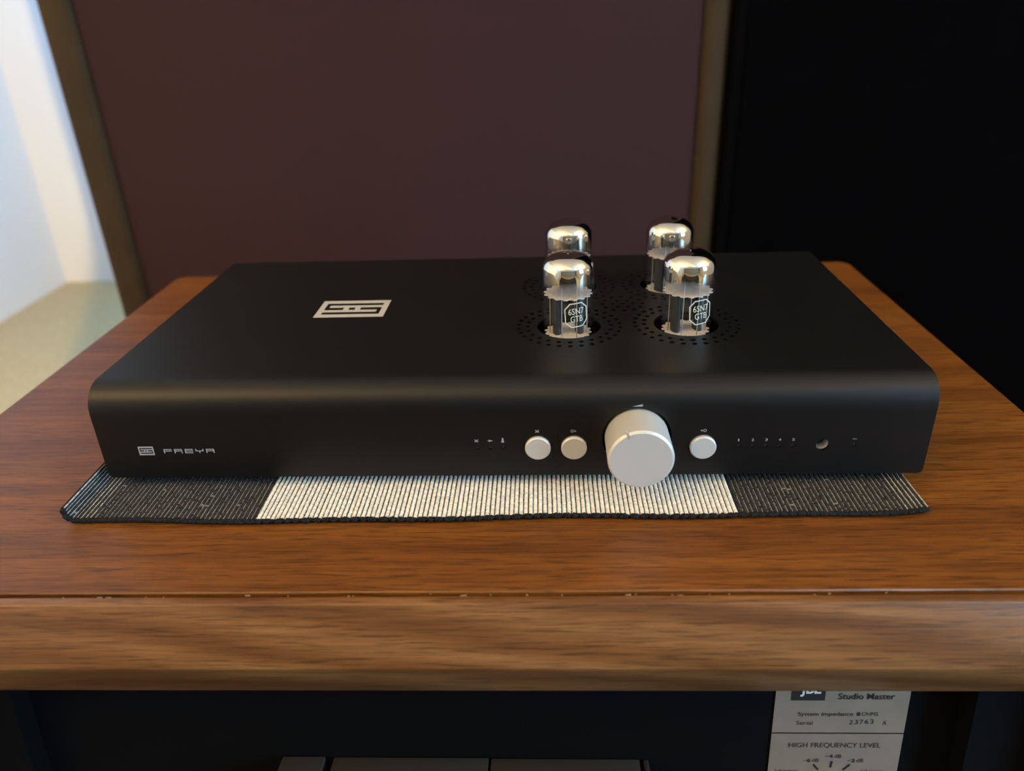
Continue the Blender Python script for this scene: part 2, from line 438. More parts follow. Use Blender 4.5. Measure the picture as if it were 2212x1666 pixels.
# front rail: narrow flat, sloping main face, set-back lower face
spart(MB().prism([(-0.0776, 0.0), (-0.0823, -0.0002), (-0.0898, -0.0291), (-0.0735, -0.0600), (-0.055, -0.0600), (-0.0776, -0.019)], 'x', XL, XR),
      'front_rail', MAT['walnut_rail'], bevel=0.0006, seg=2)
spart(MB().box(XL+0.001, XR-0.001, -0.0778, -0.0752, -0.019, -0.0060), 'joint_gap', MAT['walnut_in'])
dust = MB()
for k in range(46):
    dx = random.uniform(XL+0.01, XR-0.01); l_ = random.choice((0.0004, 0.0006, 0.0010, 0.0022)); yy = random.uniform(-0.0768, -0.0759); zz = random.uniform(-0.0022, -0.0008)
    dust.box(dx, dx+l_, yy, yy+0.0004, zz, zz+0.0003)
spart(dust, 'joint_dust', MAT['dust'])['kind'] = 'stuff'
for x0, x1 in ((XL, XL+0.024), (XR-0.024, XR)):
    spart(MB().prism([(-0.070, -0.0602), (-0.160, ZF+0.03), (YB-0.002, ZF+0.03), (YB-0.002, -0.0192), (-0.055, -0.0192)], 'x', x0, x1), 'side_panel', MAT['walnut_side'])
spart(MB().box(XL+0.025, XR-0.025, YB-0.03, YB-0.006, ZF+0.05, -0.0195), 'back_panel', MAT['walnut_in'])
spart(MB().box(XL+0.024, XR-0.024, -0.150, YB-0.006, ZF+0.03, ZF+0.05), 'bottom_panel', MAT['walnut'])
spart(MB().box(XL+0.04, XR-0.04, -0.10, YB-0.05, ZF, ZF+0.0295), 'plinth', MAT['walnut_in'])
# baffle tilted 7 degrees (its top leans back)
TILT = math.radians(7)
BY, BZ = -0.0445, -0.09
def bpt(x, v, out=0.0):
    """point on the baffle: v metres down the slope from z=-0.09, out metres in front of it"""
    return (x, BY - v*math.sin(TILT) - out*math.cos(TILT), BZ - v*math.cos(TILT) + out*math.sin(TILT))
def bbox_(mb, x0, x1, v0, v1, o0, o1):
    c = [bpt(x, v, o) for o in (o0, o1) for (x, v) in ((x0, v0), (x1, v0), (x1, v1), (x0, v1))]
    return mb.add(c, [(0,1,2,3),(7,6,5,4),(0,4,5,1),(1,5,6,2),(2,6,7,3),(3,7,4,0)])
spart(bbox_(MB(), XL+0.0245, XR-0.0245, -0.065, 0.66, -0.018, 0.0), 'baffle', MAT['baffle'])
for s, xx in ((-1, XL+0.0245), (1, XR-0.0245)):
    spart(bbox_(MB(), min(xx, xx-s*0.045), max(xx, xx-s*0.045), -0.03, 0.66, 0.0004, 0.012), 'grille_batten', MAT['baffle'])
# foil label
LX, LV = 0.1334, 0.0018      # left edge; v of the line where it emerges under the rail
foil = spart(bbox_(MB(), LX, LX+0.0658, LV-0.016, LV+0.0261, 0.0003, 0.0007), 'label_plate', MAT['foil'])
foil2 = spart(bbox_(MB(), LX, LX+0.0658, LV+0.0270, LV+0.075, 0.0003, 0.0007), 'label_plate', MAT['foil'])
foil['label'] = 'silver foil nameplate with black printing'
foil2['label'] = 'silver foil level-control plate with black printing'
def ink(mb, verts, faces, o):
    mb.add([bpt(LX+u, LV-w, o) for u, w in verts], faces)
mm = 0.001
def line_text(mb, body, u0, u1, v, cap, bold=0.0, o=0.0009):
    q, f = text2d(body, u0*mm, -v*mm, (u1-u0)*mm, cap*mm, bold); ink(mb, q, f, o)
m = MB()
line_text(m, 'Studio Master', 30.8, 58.4, 4.8, 3.6, 0.012)
line_text(m, 'System Impedance', 12.0, 39.3, 15.2, 2.3, 0.006)
line_text(m, '8', 41.0, 42.8, 15.2, 2.3, 0.03); line_text(m, 'OHMS', 43.4, 51.6, 15.2, 2.3)
line_text(m, 'Serial', 11.6, 19.8, 20.9, 2.3)
for i, ch in enumerate('23763'): line_text(m, ch, 38.0+i*2.55, 39.7+i*2.55, 20.6-0.12*i, 2.7)
line_text(m, 'A', 54.5, 56.3, 20.9, 2.6)
ink(m, [(7.7*mm, -5.6*mm), (24.3*mm, -5.6*mm), (24.3*mm, 9*mm), (7.7*mm, 9*mm)], [(0,1,2,3)], 0.0009)
o1 = spart(m, 'lettering', MAT['ink']); o1.parent = foil; o1.location = (0,0,0)
m = MB(); line_text(m, 'JBL', 11.8, 22.0, 1.0, 6.0, 0.03, 0.0011)
o2 = spart(m, 'logo', MAT['ink_light']); o2.parent = foil
m = MB()
line_text(m, 'HIGH FREQUENCY LEVEL', 9.2, 55.4, 35.5, 2.9)
for b_, u, v in (('6', 17.2, 45.2), ('4', 28.3, 42.4), ('2', 39.8, 45.2)):
    ink(m, [(u*mm, (-v+0.9)*mm), ((u+1.7)*mm, (-v+0.9)*mm), ((u+1.7)*mm, (-v+1.2)*mm), (u*mm, (-v+1.2)*mm)], [(0,1,2,3)], 0.0009)
    line_text(m, b_, u+2.2, u+3.9, v, 2.3, 0.03); line_text(m, 'dB', u+4.7, u+8.2, v, 2.3)
def tick(u0, v0, u1, v1, w=0.55):
    d = Vector((u1-u0, v1-v0)).normalized(); n = Vector((-d.y, d.x))*w
    ink(m, [((u0+n.x)*mm, -(v0+n.y)*mm), ((u1+n.x)*mm, -(v1+n.y)*mm), ((u1-n.x)*mm, -(v1-n.y)*mm), ((u0-n.x)*mm, -(v0-n.y)*mm)], [(0,1,2,3)], 0.0009)
tick(22.8, 46.8, 25.6, 50.4); tick(32.0, 44.6, 31.7, 48.8); tick(41.4, 46.8, 38.2, 50.4)
line_text(m, 'Laboratory', 3.6, 15.4, 52.2, 2.2); line_text(m, 'Laboratory', 47.6, 59.4, 52.2, 2.2)
o3 = spart(m, 'lettering', MAT['ink']); o3.parent = foil2
c = bpt(LX+0.0318, LV+0.0650, 0.0007)
dial = MB().lathe([(0.0085, 0), (0.0085, 0.004), (0.007, 0.005)], n=24)
dial = dial.build('level_dial', MAT['gold'], spk, smooth=True); dial.location = Vector(c)-SO; dial.rotation_euler = (PI/2-TILT, 0, 0)
# slant-plate horn lens standing out from the baffle below
lens_top = 0.0452
lo_ = 0.030
for i, (xa, xb) in enumerate(((-0.1215, -0.0985), (-0.0940, -0.0118), (-0.0105, 0.0668), (0.0690, 0.0715))):
    spart(bbox_(MB(), xa, xb, lens_top+0.0004*i, lens_top+0.014, 0.0005, lo_), 'lens_flange', MAT['lens'], bevel=0.0006)
for i in range(9):
    spart(bbox_(MB(), -0.118, 0.068, lens_top+0.016+i*0.012, lens_top+0.0175+i*0.012, 0.0005, lo_+0.01*math.sin(i/8*PI)), 'lens_plate', MAT['lens'])

# ------------------------------------------------------------------ things behind: maroon panel speaker, black panel
mp = empty('panel_loudspeaker', (-0.188, 0.80, ZF))
tag(mp, 'tall flat panel loudspeaker with maroon cloth and brown edge trims, behind the cabinet', 'loudspeaker')
MO = Vector(mp.location)
def mpart(mb, name, mat, **k):
    mb.v = [(v[0]-MO.x, v[1]-MO.y, v[2]-MO.z) for v in mb.v]; return mb.build(name, mat, mp, **k)
ZT = 1.02
mpart(MB().box(-0.602, 0.236, 0.800, 0.835, ZF+0.06, ZT), 'grille_cloth', MAT['maroon'], bevel=0.003)
mpart(MB().box(-0.650, -0.6025, 0.792, 0.845, ZF+0.05, ZT+0.005), 'side_trim', MAT['trim'], bevel=0.012, seg=4)
mpart(MB().box(0.2365, 0.2738, 0.792, 0.845, ZF+0.05, ZT+0.005), 'side_trim', MAT['trim'], bevel=0.012, seg=4)
mpart(MB().box(-0.60, 0.234, 0.805, 0.840, ZT+0.0005, ZT+0.004), 'top_cap', MAT['trim'])
for xx in (-0.55, 0.13):
    mpart(MB().box(xx, xx+0.06, 0.68, 0.96, ZF, ZF+0.05), 'foot', MAT['blackedge'], bevel=0.004)
sc_ = MB().lathe([(0.0022, 0), (0.0022, -0.0010), (0.0012, -0.0016)], c=(0.2400, 0.7990, 0.012), n=12, axis='y')
mpart(sc_, 'screw', MAT['dust'])

bp_ = empty('cloth_panel', (0.95, 0.80, ZF))
tag(bp_, 'large black cloth-covered panel standing beside the maroon panel on the right', 'panel')
BO = Vector(bp_.location)
def bpart(mb, name, mat, **k):
    mb.v = [(v[0]-BO.x, v[1]-BO.y, v[2]-BO.z) for v in mb.v]; return mb.build(name, mat, bp_, **k)
bpart(MB().box(0.290, 1.585, 0.776, 0.80, ZF+0.02, 1.10), 'cloth_front', MAT['blackcloth'], bevel=0.004)
bpart(MB().box(0.2745, 1.60, 0.7805, 0.90, ZF, 1.115), 'cabinet_body', MAT['blackedge'], bevel=0.006)

# ------------------------------------------------------------------ woven cotton runner
Y0, Y1, YD = -0.0262, 0.19, 0.040       # front edge, back edge, end of the fully detailed zone
PITCH_R = 0.00229
NL, NW, NR_ = 44, 100, 38               # ribs: dark left, white middle, dark right
XW0 = -0.1185
XS = XW0 - NL*PITCH_R
NTOT = NL+NW+NR_
XA = -0.2072                            # left curl begins
XB = 0.172                              # right lift begins
CT = 0.0012
def deform(P):
    x, y, z = P[:, 0].copy(), P[:, 1].copy(), P[:, 2].copy()
    # wavy front and slow undulation
    wob = 0.0009*np.sin(x*23+0.6) + 0.0006*np.sin(x*61)
    fade = np.clip((0.06-y)/0.06, 0, 1)
    y = y + wob*fade + 0.003*np.clip((x-0.10)/0.1, 0, 1)*fade
    # left curl
    s = np.clip(XA - x, 0, None)
    rad = 0.0062
    a = s/rad
    zc = z
    xl = XA - (rad - zc)*np.sin(a); zl = rad - (rad-zc)*np.cos(a)
    x2 = np.where(s > 0, xl, x); z2 = np.where(s > 0, zl, z)
    # right lift
    t = np.clip(x - XB, 0, None)
    rr = 0.22
    b = np.clip(t/rr, 0, 0.8)
    fr_ = 0.55+0.45*np.clip((0.03-y)/0.05, 0, 1)
    b = b*fr_
    x2 = np.where(t > 0, XB + (rr-zc)*np.sin(b)/np.maximum(fr_, 0.55), x2)
    z2 = np.where(t > 0, rr - (rr-zc)*np.cos(b), z2)
    return np.stack([x2, y, z2+0.0004], 1)

runner = empty('table_runner', (0, 0.08, 0))
tag(runner, 'ribbed woven cotton runner with a white middle and charcoal ends under the black amplifier', 'runner')
RO = np.array([0, 0.08, 0])
def weave_part(name, cols):
    """cols: list of (x centre, half width, base z, height, ring length, colour fn(ring)->(body rgb, seam rgb))"""
    VV, FF, CC = [], [], []
    base = 0
    ncs = 5
    th = np.linspace(0.12, PI-0.12, ncs)
    for (xc, hw, zb_, ht, rl, cf, ph) in cols:
        # stations along y: detailed zone then coarse tail
        ys, hs, kinds, rid = [], [], [], []
        y = Y0 + ph*rl; k = 0
        while y < YD:
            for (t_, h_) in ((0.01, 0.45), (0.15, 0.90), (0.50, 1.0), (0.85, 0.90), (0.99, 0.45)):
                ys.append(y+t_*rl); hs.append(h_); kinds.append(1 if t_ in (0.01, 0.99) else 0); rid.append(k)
            y += rl; k += 1
        ys.append(Y1); hs.append(0.9); kinds.append(0); rid.append(k-1)
        ys = np.array(ys); hs = np.array(hs); n = len(ys)
        cols_k = [cf(i) for i in range(k)]
        jit = rng.normal(0, 0.03, k)
        X = xc + hw*np.cos(th)[None, :]*(0.9+0.1*hs[:, None]) + (rng.normal(0, 0.00005, k)[np.array(rid)])[:, None]
        Z = zb_ + ht*np.sin(th)[None, :]*(hs*(1+jit[np.array(rid)]))[:, None]
        Yv = np.repeat(ys[:, None], ncs, 1)
        VV.append(np.stack([X.ravel(), Yv.ravel(), Z.ravel()], 1))
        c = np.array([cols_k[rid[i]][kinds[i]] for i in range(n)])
        CC.append(np.repeat(c, ncs, 0))
        i, j = np.meshgrid(np.arange(n-1), np.arange(ncs-1), indexing='ij')
        a = base + i*ncs + j
        FF.append(np.stack([a, a+1, a+ncs+1, a+ncs], -1).reshape(-1, 4))
        base += n*ncs
    V = deform(np.concatenate(VV)) - RO; Fc = np.concatenate(FF); Cc = np.concatenate(CC)
    me = bpy.data.meshes.new(name)
    me.vertices.add(len(V)); me.vertices.foreach_set('co', V.ravel())
    me.loops.add(Fc.size); me.loops.foreach_set('vertex_index', Fc.ravel().astype(np.int32))
    me.polygons.add(len(Fc)); me.polygons.foreach_set('loop_start', np.arange(0, Fc.size, 4, dtype=np.int32))
    me.update(); me.validate()
    ca = me.color_attributes.new('Col', 'FLOAT_COLOR', 'POINT')
    ca.data.foreach_set('color', np.concatenate([Cc, np.ones((len(Cc), 1))], 1).ravel())
    me.polygons.foreach_set('use_smooth', [True]*len(Fc))
    me.materials.append(MAT['weave'])
    o = bpy.data.objects.new(name, me); COL.objects.link(o); o.parent = runner
    return o
WH = np.array([0.84, 0.82, 0.75]); BK = np.array([0.022, 0.021, 0.022])
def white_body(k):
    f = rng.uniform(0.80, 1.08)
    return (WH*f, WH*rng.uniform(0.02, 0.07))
def dark_body(k):
    f = rng.uniform(0.7, 1.5)
    if rng.random() < 0.004: return (BK*9, BK*4)
    return (BK*f, BK*0.7)
def dark_gap(k): return (BK*0.6, BK*0.5)
def white_stitch(k):
    if rng.random() < 0.08: return (BK*1.5, BK)
    f = rng.uniform(0.22, 0.50)
    return (WH*f, BK*2)
def bright_stitch(k): return (WH*rng.uniform(0.35, 0.8), BK*1.5)
def ribs(i0, i1, white):
    out = []
    for i in range(i0, i1):
        xc = XS + (i+0.5)*PITCH_R + rng.normal(0, 0.00004)
        edge = (i < 8 or i > NTOT-6)
        if i == 0:
            out.append((xc-PITCH_R/2+0.0002, 0.00045, CT*0.7, 0.0007, 0.00112, bright_stitch, rng.random()))
        if white:
            out.append((xc, 0.00098, CT, 0.00105*rng.uniform(0.93, 1.07), 0.00118*rng.uniform(0.95, 1.05), white_body, rng.random()))
            out.append((xc+PITCH_R/2, 0.00028, CT, 0.00030, 0.0011, dark_gap, rng.random()))
        else:
            out.append((xc, 0.00095, CT, 0.00085*rng.uniform(0.9, 1.1), 0.00125*rng.uniform(0.95, 1.05), dark_body, rng.random()))
            out.append((xc+PITCH_R/2, 0.00027 if edge else 0.00021, CT+0.00028, 0.00050 if edge else 0.00030, 0.00112, bright_stitch if edge else white_stitch, rng.random()))
    return out
weave_part('charcoal_band', ribs(0, NL, False))
weave_part('white_band', ribs(NL, NL+NW, True))
weave_part('charcoal_band', ribs(NL+NW, NTOT, False))
# backing sheet
XE = XS + NTOT*PITCH_R
gx = np.concatenate([np.linspace(XS, XA, 14), np.linspace(XA, XB, 60)[1:], np.linspace(XB, XE, 14)[1:]])
gy = np.concatenate([np.linspace(Y0, 0.06, 12), [0.10, Y1]])
bv = []; nx, ny = len(gx), len(gy)
for zz in (0.0, CT+0.0001):
    bv.append(np.array([(x, y, zz) for x in gx for y in gy]))
bv = deform(np.concatenate(bv)) - RO
bf = []
def gid(l, i, j): return l*nx*ny + i*ny + j
for i in range(nx-1):
    for j in range(ny-1):
        bf.append([gid(0,i,j), gid(0,i,j+1), gid(0,i+1,j+1), gid(0,i+1,j)])
        bf.append([gid(1,i,j), gid(1,i+1,j), gid(1,i+1,j+1), gid(1,i,j+1)])
for i in range(nx-1):
    bf.append([gid(0,i,0), gid(0,i+1,0), gid(1,i+1,0), gid(1,i,0)]); bf.append([gid(0,i,ny-1), gid(1,i,ny-1), gid(1,i+1,ny-1), gid(0,i+1,ny-1)])
for j in range(ny-1):
    bf.append([gid(0,0,j), gid(1,0,j), gid(1,0,j+1), gid(0,0,j+1)]); bf.append([gid(0,nx-1,j), gid(0,nx-1,j+1), gid(1,nx-1,j+1), gid(1,nx-1,j)])
MAT['yarn'] = simple('charcoal_yarn', (0.017, 0.017, 0.019), 0.95, spec=0.1, noise=0.5, nscale=900, bump=0.8, bscale=2500, bdist=0.0006)
mesh_obj('backing', bv, bf, MAT['yarn'], runner, smooth=True)
# overcast edge cord along the front, lumpy
def hem_cord():
    n = 1500; nc = 10
    xs = np.linspace(XS-0.0002, XE+0.0002, n)
    ph = xs/(2*PITCH_R)
    lump = np.abs(np.sin(PI*(ph+0.15*np.sin(ph*1.7))))**0.7
    dark = (xs < XW0) | (xs > XW0+NW*PITCH_R)
    r = 0.00028 + 0.00105*lump + 0.00010*np.sin(xs*4300) + rng.normal(0, 0.00007, n)
    r = np.where(dark, r*0.45+0.0007, r)
    V = []
    for k in range(nc):
        a = 2*PI*k/nc
        jj = rng.normal(0, 0.00010, n)
        V.append(np.stack([xs, Y0 - 0.0004 + (r+jj)*np.cos(a)*1.1, 0.0013 + (r+jj)*np.sin(a)*0.95], 1))
    V = np.stack(V, 1).reshape(-1, 3)
    V = deform(V) - RO
    i, k = np.meshgrid(np.arange(n-1), np.arange(nc), indexing='ij')
    a = i*nc+k; b = i*nc+(k+1) % nc
    Fc = np.stack([a, b, b+nc, a+nc], -1).reshape(-1, 4).tolist()
    Fc.append(list(range(nc))[::-1]); Fc.append(list(range((n-1)*nc, n*nc)))
    return mesh_obj('hem_cord', V, Fc, MAT['yarn'], runner, smooth=True)
hem_cord()
# rolled selvedge ends visible on the left curl
ev = MB()

# ------------------------------------------------------------------ preamplifier
DY = -0.01004
ZB, HC, DEP, RAD, HW = 0.0080, 0.04999, 0.2016, 0.0150, 0.2032
ZT_ = ZB+HC
amp = empty('preamplifier', (0, 0, 0.0026), DY)
tag(amp, 'wide black metal tube preamplifier with silver volume knob on the woven runner', 'amplifier')
AZ = 0.0026
def ap(mb, name, mat, parent=None, **k):
    mb.v = [(v[0], v[1], v[2]-AZ) for v in mb.v]
    return mb.build(name, mat, parent or amp, **k)
TH = 0.0016
def arc(cy, cz, r, n=30):
    """rolled front edge: a slightly squared quarter round, so the curvature eases in and out"""
    e = 2/2.3
    return [(cy - r*max(0.0, math.cos(PI/2*k/n))**e, cz + r*math.sin(PI/2*k/n)**e) for k in range(n+1)]
outer = [(0, ZB)] + arc(RAD, ZT_-RAD, RAD) + [(DEP, ZT_)]
inner_ = [(DEP, ZT_-TH)] + arc(RAD, ZT_-RAD, RAD-TH)[::-1] + [(TH, ZB)]
cover = MB().prism(outer+inner_, 'x', -HW, HW)
cover.v = [(v[0], v[1], v[2]-AZ) for v in cover.v]
cover = cover.build('cover', MAT['cover'], None)
TUBES = [(0.0335, 0.0730, 12, True), (0.0980, 0.0740, 20, True), (0.0355, 0.1390, -20, False), (0.0970, 0.1400, 60, False)]
cut = MB()
ZC = ZT_-AZ
def vhole(x, y, r, n=14): cut.lathe([(r, ZC-0.004), (r, ZC+0.004)], c=(x, y, 0), n=n)
for (tx, ty) in ((0.0340, 0.0730), (0.0982, 0.0738), (0.0352, 0.1385), (0.0975, 0.1395)):
    vhole(tx, ty, 0.0176, 48)
    for k in range(30): vhole(tx+0.0279*math.cos(2*PI*(k+0.5)/30), ty+0.0279*math.sin(2*PI*(k+0.5)/30), 0.00142)
    for k in range(24): vhole(tx+0.0230*math.cos(2*PI*k/24), ty+0.0230*math.sin(2*PI*k/24), 0.00142)
cx_, cy_ = 0.0662, 0.1062
vhole(cx_, cy_, 0.00142)
for r_, n_ in ((0.0058, 6), (0.0116, 12)):
    for k in range(n_): vhole(cx_+r_*math.cos(2*PI*k/n_), cy_+r_*math.sin(2*PI*k/n_), 0.00142)
def fhole(x, z, r, n=24): cut.lathe([(r, -0.004), (r, 0.0045)], c=(x, 0, z-AZ), n=n, axis='y')
KX, KZ, KR = 0.0648, 0.0290, 0.01535
fhole(KX, KZ, 0.0166, 64)
BTN = ((0.0170, 0.0241), (0.0346, 0.0241), (0.0967, 0.0239))
for x, z in BTN: fhole(x, z, 0.0067, 40)
LEDS = ((-0.0127, 0.0243), (-0.0064, 0.0243), (0.0, 0.0245), (0.1138, 0.0241), (0.1201, 0.0241), (0.1265, 0.0241), (0.1330, 0.0241), (0.1394, 0.0241), (0.1683, 0.0243))
for x, z in LEDS: fhole(x, z, 0.00105, 14)
fhole(0.1535, 0.0243, 0.0031, 28)
for s_ in (-1, 1):                      # rounded lower corners of the front
    rc = 0.0028; xa = s_*HW
    pts = [(xa+s_*0.001, ZB-AZ-0.001), (xa-s_*rc, ZB-AZ-0.001)] + [(xa-s_*rc+s_*rc*math.sin(PI/2*k/8), ZB-AZ+rc-rc*math.cos(PI/2*k/8)) for k in range(9)] + [(xa+s_*0.001, ZB-AZ+rc)]
    cut.prism(pts, 'y', -0.004, 0.0035)
boolean_cut(cover, cut)
cover.parent = amp
bm = bmesh.new(); bm.from_mesh(cover.data)
for f_ in bm.faces: f_.smooth = True
for e in bm.edges:
    if len(e.link_faces) != 2 or e.calc_face_angle(0) > 0.5: e.smooth = False
bm.to_mesh(cover.data); bm.free()
# chassis tray, back and side plates
ap(MB().box(-HW+0.0008, HW-0.0008, TH+0.0002, DEP-0.0005, ZB+0.0002, ZB+0.0016), 'bottom_tray', MAT['inner'])
for s in (-1, 1):
    pts = [(TH+0.0003, ZB+0.0018)] + arc(RAD, ZT_-RAD, RAD-TH-0.0003, 10) + [(DEP-0.002, ZT_-TH-0.0003), (DEP-0.002, ZB+0.0018)]
    a, b = sorted((s*(HW-0.0006), s*(HW-0.0020)))
    ap(MB().prism(pts, 'x', a, b), 'side_plate', MAT['cover'])
ap(MB().box(-HW+0.0022, HW-0.0022, DEP-0.0035, DEP-0.0021, ZB+0.0018, ZT_-TH-0.0003), 'back_plate', MAT['inner'])
# circuit board seen dimly through the openings
ap(MB().box(-0.15, 0.18, 0.012, 0.19, ZB+0.0075, ZB+0.0090), 'circuit_board', MAT['inner'])
for x in (-0.175, 0.175):
    for y in (0.022, 0.182):
        ap(MB().lathe([(0.0075, AZ+0.0004), (0.0085, AZ+0.0012), (0.0085, ZB+0.0001)], c=(x, y, 0), n=24), 'foot', MAT['rubber'], smooth=True)

def logo_rects(W, H):
    u = H/7.4
    ys = [0, 1.3*u, 2.2*u, 3.2*u, 4.2*u, 5.2*u, 6.1*u, H]     # from the top downwards
    fr_ = 0.085*W; g = 0.055*W
    y = lambda i: H-ys[i]
    R_ = []
    R_.append((0, W, y(1), H)); R_.append((0, W, 0, y(6)))
    R_.append((0, fr_, y(6), y(1))); R_.append((W-fr_, W, y(6), y(1)))
    R_.append((fr_+g, W-fr_, y(3), y(2))); R_.append((fr_, W-fr_-g, y(5), y(4)))
    R_.append((0.36*W, 0.44*W, y(4), y(3))); R_.append((0.53*W, 0.61*W, y(4), y(3)))
    return R_
# flat prints: (x,z) on the front (out = how far in front), (x,y) on the top
def front_print(mb, pts, faces, out=0.00006): mb.add([(x, -out, z) for x, z in pts], faces)
def rect_f(mb, x0, x1, z0, z1): front_print(mb, [(x0,z0),(x1,z0),(x1,z1),(x0,z1)], [(0,1,2,3)])
def poly_f(mb, pts): front_print(mb, pts, [tuple(range(len(pts)))])
tl = MB()
for x0, x1, y0, y1 in logo_rects(0.0415, 0.0275):
    tl.add([(-0.1152+x0, 0.0916+y0, ZT_+0.00006), (-0.1152+x1, 0.0916+y0, ZT_+0.00006), (-0.1152+x1, 0.0916+y1, ZT_+0.00006), (-0.1152+x0, 0.0916+y1, ZT_+0.00006)], [(0,1,2,3)])
ap(tl, 'logo', MAT['silk'])['label'] = 'silver maze-like rectangular emblem printed on the top'
flg = MB()
for x0, x1, y0, y1 in logo_rects(0.0079, 0.0051): rect_f(flg, -0.1838+x0, -0.1838+x1, 0.0213+y0, 0.0213+y1)
ap(flg, 'logo', MAT['silk_dim'])['label'] = 'small silver maze-like emblem printed on the front'
# the word FREYA in wide bar letters
fm = MB()
LWD, LHT, ST = 0.0042, 0.0025, 0.00050
def bar(i, x0, x1, z0, z1):
    bx = -0.1709 + i*0.00545; rect_f(fm, bx+x0*LWD, bx+x1*LWD, 0.0223+z0, 0.0223+z1)
top_, mid_ = (LHT-ST, LHT), (LHT*0.5-ST*0.35, LHT*0.5+ST*0.65)
sw = ST/LWD*1.1
bar(0, 0, 1, *top_); bar(0, sw, 1, *mid_); bar(0, 0, sw, 0, top_[0])
bar(1, 0, 0.95, *top_); bar(1, sw, 0.95, *mid_); bar(1, 0, sw, 0, top_[0]); bar(1, 0.88, 0.88+sw, mid_[1], top_[0]); bar(1, 0.86, 0.86+sw, 0, mid_[0]-0.0002)
bar(2, 0, 1, *top_); bar(2, sw, 1, *mid_); bar(2, 0, 1, 0, ST); bar(2, 0, sw, ST, top_[0])
bar(3, 0, 1, *mid_); bar(3, 0, sw, mid_[1], LHT); bar(3, 1-sw, 1, mid_[1], LHT); bar(3, 0.5-sw/2, 0.5+sw/2, 0, mid_[0])
bar(4, 0, 1, *top_); bar(4, sw, 1-sw, *mid_); bar(4, 0, sw, 0, top_[0]); bar(4, 1-sw, 1, 0, top_[0])
ap(fm, 'lettering', MAT['silk_dim'])
# symbols above lamps, buttons and knob
sy = MB()
def sym(name='symbol'):
    global sy
    ap(sy, name, MAT['silk_dim']); sy = MB()
def cross(x, z, r):
    for s in (1, -1):
        d = Vector((r, s*r*0.8)); n = Vector((-d.y, d.x)).normalized()*r*0.28
        poly_f(sy, [(x-d.x+n.x, z-d.y+n.y), (x-d.x-n.x, z-d.y-n.y), (x+d.x-n.x, z+d.y-n.y), (x+d.x+n.x, z+d.y+n.y)])
    sym()
cross(-0.0130, 0.0281, 0.00085); cross(0.0168, 0.0332, 0.00085)
poly_f(sy, [(-0.0074, 0.02795), (-0.0068, 0.02795), (-0.0068, 0.0274), (-0.0056, 0.02795), (-0.0050, 0.02795), (-0.0050, 0.02825), (-0.0056, 0.02825), (-0.0068, 0.0288), (-0.0068, 0.02825), (-0.0074, 0.02825)]); sym()
poly_f(sy, [(-0.0009, 0.0271), (0.0007, 0.0271), (0.0004, 0.0280), (0.0003, 0.0294), (-0.0001, 0.0298), (-0.0005, 0.0294), (-0.0006, 0.0280)]); sym()
def ring_f(x, z, r, w, n=20):
    pts = [(x+r*math.cos(2*PI*k/n), z+r*math.sin(2*PI*k/n)) for k in range(n)] + [(x+(r-w)*math.cos(2*PI*k/n), z+(r-w)*math.sin(2*PI*k/n)) for k in range(n)]
    front_print(sy, pts, [(k, (k+1) % n, n+(k+1) % n, n+k) for k in range(n)]); sym()
ring_f(0.0337, 0.0332, 0.0008, 0.00028); poly_f(sy, [(0.0345, 0.0331), (0.0349, 0.0331), (0.0349, 0.0327), (0.0358, 0.0332), (0.0349, 0.0337), (0.0349, 0.0333), (0.0345, 0.0333)]); sym()
ring_f(0.0971, 0.0329, 0.0008, 0.00028); poly_f(sy, [(0.0963, 0.0330), (0.0958, 0.0330), (0.0958, 0.0334), (0.0949, 0.0329), (0.0958, 0.0324), (0.0958, 0.0328), (0.0963, 0.0328)]); sym()
poly_f(sy, [(0.0619, 0.0463), (0.0670, 0.0463), (0.0670, 0.0475)]); sym()
for i, ch in enumerate('12345'):
    q, f_ = text2d(ch, 0.1132+i*0.0064, 0.0268, 0.0006 if ch == '1' else 0.0012, 0.0014, 0.004); front_print(sy, q.tolist(), f_); sym('numeral')
for k in range(3): rect_f(sy, 0.1671+k*0.0007, 0.1675+k*0.0007, 0.0274, 0.0278); sym('dot')
for x, z in LEDS:
    ap(MB().lathe([(0.00100, 0.0010), (0.00095, 0.0004), (0.0005, 0.00025)], c=(x, 0, z), n=12, axis='y'), 'indicator_lamp', MAT['led'], smooth=True)
ap(MB().lathe([(0.0042, 0.0125), (0.0042, 0.0018), (0.0034, 0.0018), (0.0034, 0.0120)], c=(0.1535, 0, 0.0243), n=28, axis='y'), 'remote_sensor', MAT['ir'], smooth=True)['label'] = 'pale round remote sensor recess'
ap(MB().lathe([(0.0033, 0.0119), (0.0033, 0.0070), (0.0020, 0.0064)], c=(0.1535, 0, 0.0243), n=24, axis='y'), 'sensor_window', MAT['rubber'])
# buttons
for x, z in BTN:
    ap(MB().lathe([(0.0063, 0.006), (0.0063, -0.0012), (0.0057, -0.0018)], c=(x, 0, z), n=48, axis='y'), 'push_button', MAT['alu'], smooth=True, angle=0.3)['label'] = 'round silver push button'
